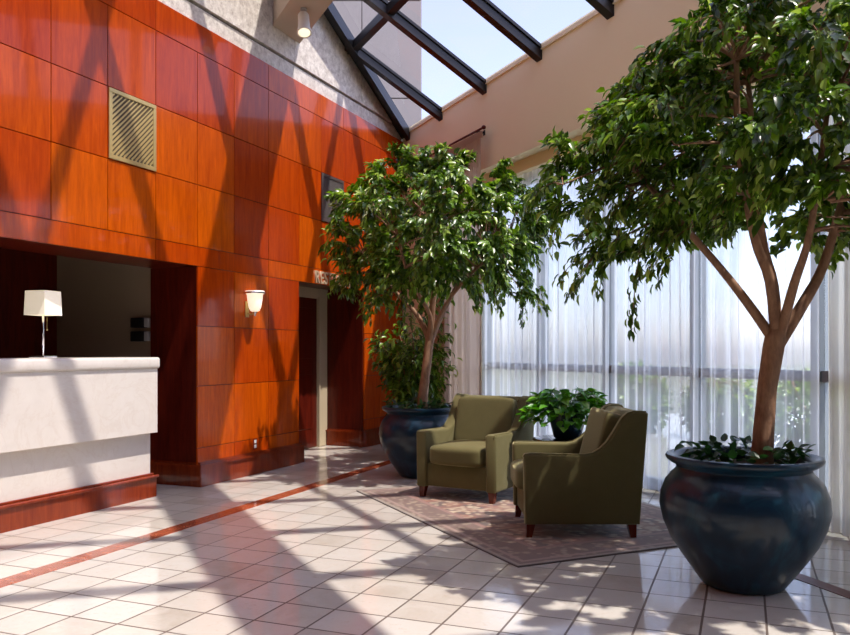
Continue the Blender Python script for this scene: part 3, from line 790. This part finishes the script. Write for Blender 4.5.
# table lamp on the counter
lp = empty('table_lamp', FL @ Matrix.Translation((-6.03, .25, 1.1975)) @ Matrix.Rotation(math.radians(8), 4, 'Z'), 'chrome table lamp with a white square shade standing on the counter', 'table lamp')
b = MB(); b.box(-.07, .07, -.07, .07, 0, .018, bev=.004); b.build('base', CHROME, lp)
b = MB(); b.tube([(0, 0, .018), (0, 0, .40)], .008, 12); b.build('pole', CHROME, lp, smooth=True)
b = MB(); b.tube([(.03, -.01, .31), (.03, -.01, .22)], .0012, 5); b.cushion(.03, -.01, .215, .012, .012, .016, k=2, n=4); b.build('pull_chain', BRASS, lp, smooth=True)
b = MB(); s0, s1 = .1, .088
ringv = []
for z, s, in ((.325, s1+.006), (.51, s1), (.51, s1-.004), (.325, s1+.002)):
    ringv.append([b.bm.verts.new((px*s, py*s, z)) for px, py in ((-1, -1), (1, -1), (1, 1), (-1, 1))])
for i in range(4):
    A_, B_ = ringv[i], ringv[(i+1) % 4]
    for k in range(4): b.bm.faces.new((A_[k], A_[(k+1) % 4], B_[(k+1) % 4], B_[k]))
b.build('lamp_shade', SHADE, lp)
b = MB(); b.cushion(0, 0, .41, .05, .05, .07, k=2, n=5); b.build('bulb', emit_mat('lamp bulb', (1, .85, .6), 4), lp, smooth=True)

# wall phone / card readers on the reception back wall
for i, zz in enumerate((1.56, 1.43)):
    e = empty('wall_telephone', FL @ Matrix.Translation((-4.501, .66, zz-.04)) @ Matrix.Rotation(-PI/2, 4, 'Z'), 'black wall telephone on beige wall behind the counter, ' + ('upper of two' if i == 0 else 'lower of two'), 'telephone', 'black units on the reception side wall')
    b = MB(); b.box(-.11, .05, -.07, 0, -.05, .05, bev=.012); b.build('body', BLACKP, e, auto=40)
    b = MB(); b.box(.052, .10, -.06, -.001, -.045, .045, bev=.006); b.build('cradle', GREYP, e)

# ------------------------------------------------------------------ things on the timber wall
def on_wall(t, z, m=PT): return FL @ Matrix.Translation((-t, -m, z))
def grille(name, t0, t1, z0, z1, mf, mb, label, pitch=.034):
    e = empty(name, on_wall((t0+t1)/2, (z0+z1)/2), label, 'air grille')
    hw, hh = (t1-t0)/2, (z1-z0)/2
    b = MB(); f = .035
    b.box(-hw, hw, -.012, 0, hh-f, hh, bev=.003); b.box(-hw, hw, -.012, 0, -hh, -hh+f, bev=.003)
    b.box(-hw, -hw+f, -.012, 0, -hh+f, hh-f, bev=.003); b.box(hw-f, hw, -.012, 0, -hh+f, hh-f, bev=.003); b.build('frame', mf, e)
    b = MB(); b.box(-hw+f, hw-f, -.003, 0, -hh+f, hh-f); b.build('backing', mb, e)
    b = MB(); iw, ih = hw-f, hh-f
    k = -(iw+ih)
    while k < iw+ih:
        # line z = x + k, clipped
        xa, xb = max(-iw, -ih-k), min(iw, ih-k)
        if xb-xa > .01:
            d = pitch*.34
            vs = [(xa, xa+k-d), (xb, xb+k-d), (xb, min(ih, xb+k+d)), (xa, xa+k+d)]
            b.prism(vs, 'y', -.009, -.003)
        k += pitch*1.25
    b.build('lattice', mf, e)
    return e
grille('air_grille', 5.11, 5.645, 2.785, 3.35, BRASS, simple('dark brown duct', (.10, .07, .03), .7), 'brass diagonal lattice air grille high on the timber wall at the left')
grille('air_grille', 1.79, 2.325, 2.785, 3.35, STEEL, BLACKP, 'dark grey air grille on the timber wall beside the fig foliage', pitch=.022)
sn = empty('wall_sconce', on_wall(3.80, 1.62), 'lit frosted glass wall sconce beside the restroom opening', 'wall sconce')
b = MB(); b.lathe([(.018, .0), (.045, .012), (.062, .05), (.074, .12), (.080, .175), (.092, .195), (.096, .21), (.090, .212), (.074, .18), (.066, .12), (.05, .04), (0, .02)], 32, c=(0, -.10, .02)); b.build('glass_shade', SCONCEG, sn, smooth=True)
b = MB(); b.lathe([(.0975, .183), (.102, .188), (.102, .199), (.097, .203)], 32, c=(0, -.10, .02)); b.build('rim_band', CHROME, sn, smooth=True)
b = MB(); b.lathe([(0, -.045), (.012, -.035), (.010, -.02), (.024, -.004), (.03, .006), (0, .01)], 20, c=(0, -.10, .02)); b.build('finial', CHROME, sn, smooth=True)
b = MB(); b.box(-.03, .03, -.012, 0, -.03, .13, bev=.004); b.tube([(0, 0, .02), (0, -.05, -.005), (0, -.10, .01)], .008, 8); b.build('bracket', BRASS, sn)
ol = empty('wall_outlet', on_wall(3.66, .30), 'small brass duplex outlet low on the timber wall', 'outlet')
b = MB(); b.box(-.035, .035, -.006, 0, -.057, .057, bev=.002); b.build('cover_plate', WOOD_BASE, ol)
for z in (-.024, .024):
    b = MB(); b.box(-.019, .019, -.010, -.006, z-.017, z+.017, bev=.003); b.build('socket', WHITEP, ol)

# raised letters over the opening
sg = empty('restroom_sign', on_wall(2.475, 2.042), 'raised metal letters spelling RESTROOMS above the opening', 'sign')
LET = simple('cream brass letter faces', (.62, .50, .33), .4, .4)
x = 0.0
for ch in 'RESTROOMS':
    cu = bpy.data.curves.new('letter', 'FONT'); cu.body = ch; cu.size = .205; cu.extrude = .010; cu.offset = .0015
    tmp = bpy.data.objects.new('tmp_letter', cu); COL.objects.link(tmp)
    bpy.context.view_layer.update()
    me = bpy.data.meshes.new_from_object(tmp.evaluated_get(bpy.context.evaluated_depsgraph_get()))
    COL.objects.unlink(tmp); bpy.data.objects.remove(tmp)
    me.name = 'letter'; me.materials.clear(); me.materials.append(LET)
    xs = [v.co.x for v in me.vertices]; wd = max(xs)-min(xs)
    me.transform(Matrix.Translation((-min(xs), 0, 0))); me.transform(Matrix.Diagonal((.80, 1, 1, 1))); wd *= .80
    me.transform(Matrix.Rotation(PI/2, 4, 'X'))
    o = bpy.data.objects.new('letter', me); COL.objects.link(o); o.parent = sg; o.location = (x, -.012, 0)
    x += wd+.022

# spotlight on the concrete beam
sp = empty('spotlight', at(-1.225, 8.06, 4.70), 'white cylindrical spotlight under the concrete beam', 'spotlight')
b = MB(); b.lathe([(0, 0), (.035, 0), (.035, -.02), (.012, -.025), (.012, -.07), (0, -.07)], 20); b.build('mount', GREYP, sp, auto=40)
ax = Vector((.10, -.42, -1)).normalized(); mt = ax.to_track_quat('-Z', 'Y').to_matrix().to_4x4()
mt.translation = Vector((0, 0, -.05))
b = MB(); b.lathe([(0, 0), (.045, -.01), (.055, -.03), (.058, -.17), (.072, -.24), (.074, -.255), (.062, -.255), (.055, -.235)], 32); o = b.build('housing', WHITEP, sp, smooth=True); o.matrix_local = mt
b = MB(); b.lathe([(0, -.262), (.040, -.260), (.066, -.250), (.06, -.235), (0, -.235)], 32); o = b.build('lens', SPOTG, sp, smooth=True); o.matrix_local = mt
ld = bpy.data.lights.new('spot_lamp', 'SPOT'); ld.energy = 60; ld.spot_size = 1.0; ld.color = (1, .85, .6); lo = bpy.data.objects.new('spot_lamp', ld); COL.objects.link(lo)
lo.parent = sp; lo.matrix_local = Matrix.Translation(Vector((0, 0, -.05))+ax*.29) @ mt.to_3x3().to_4x4()
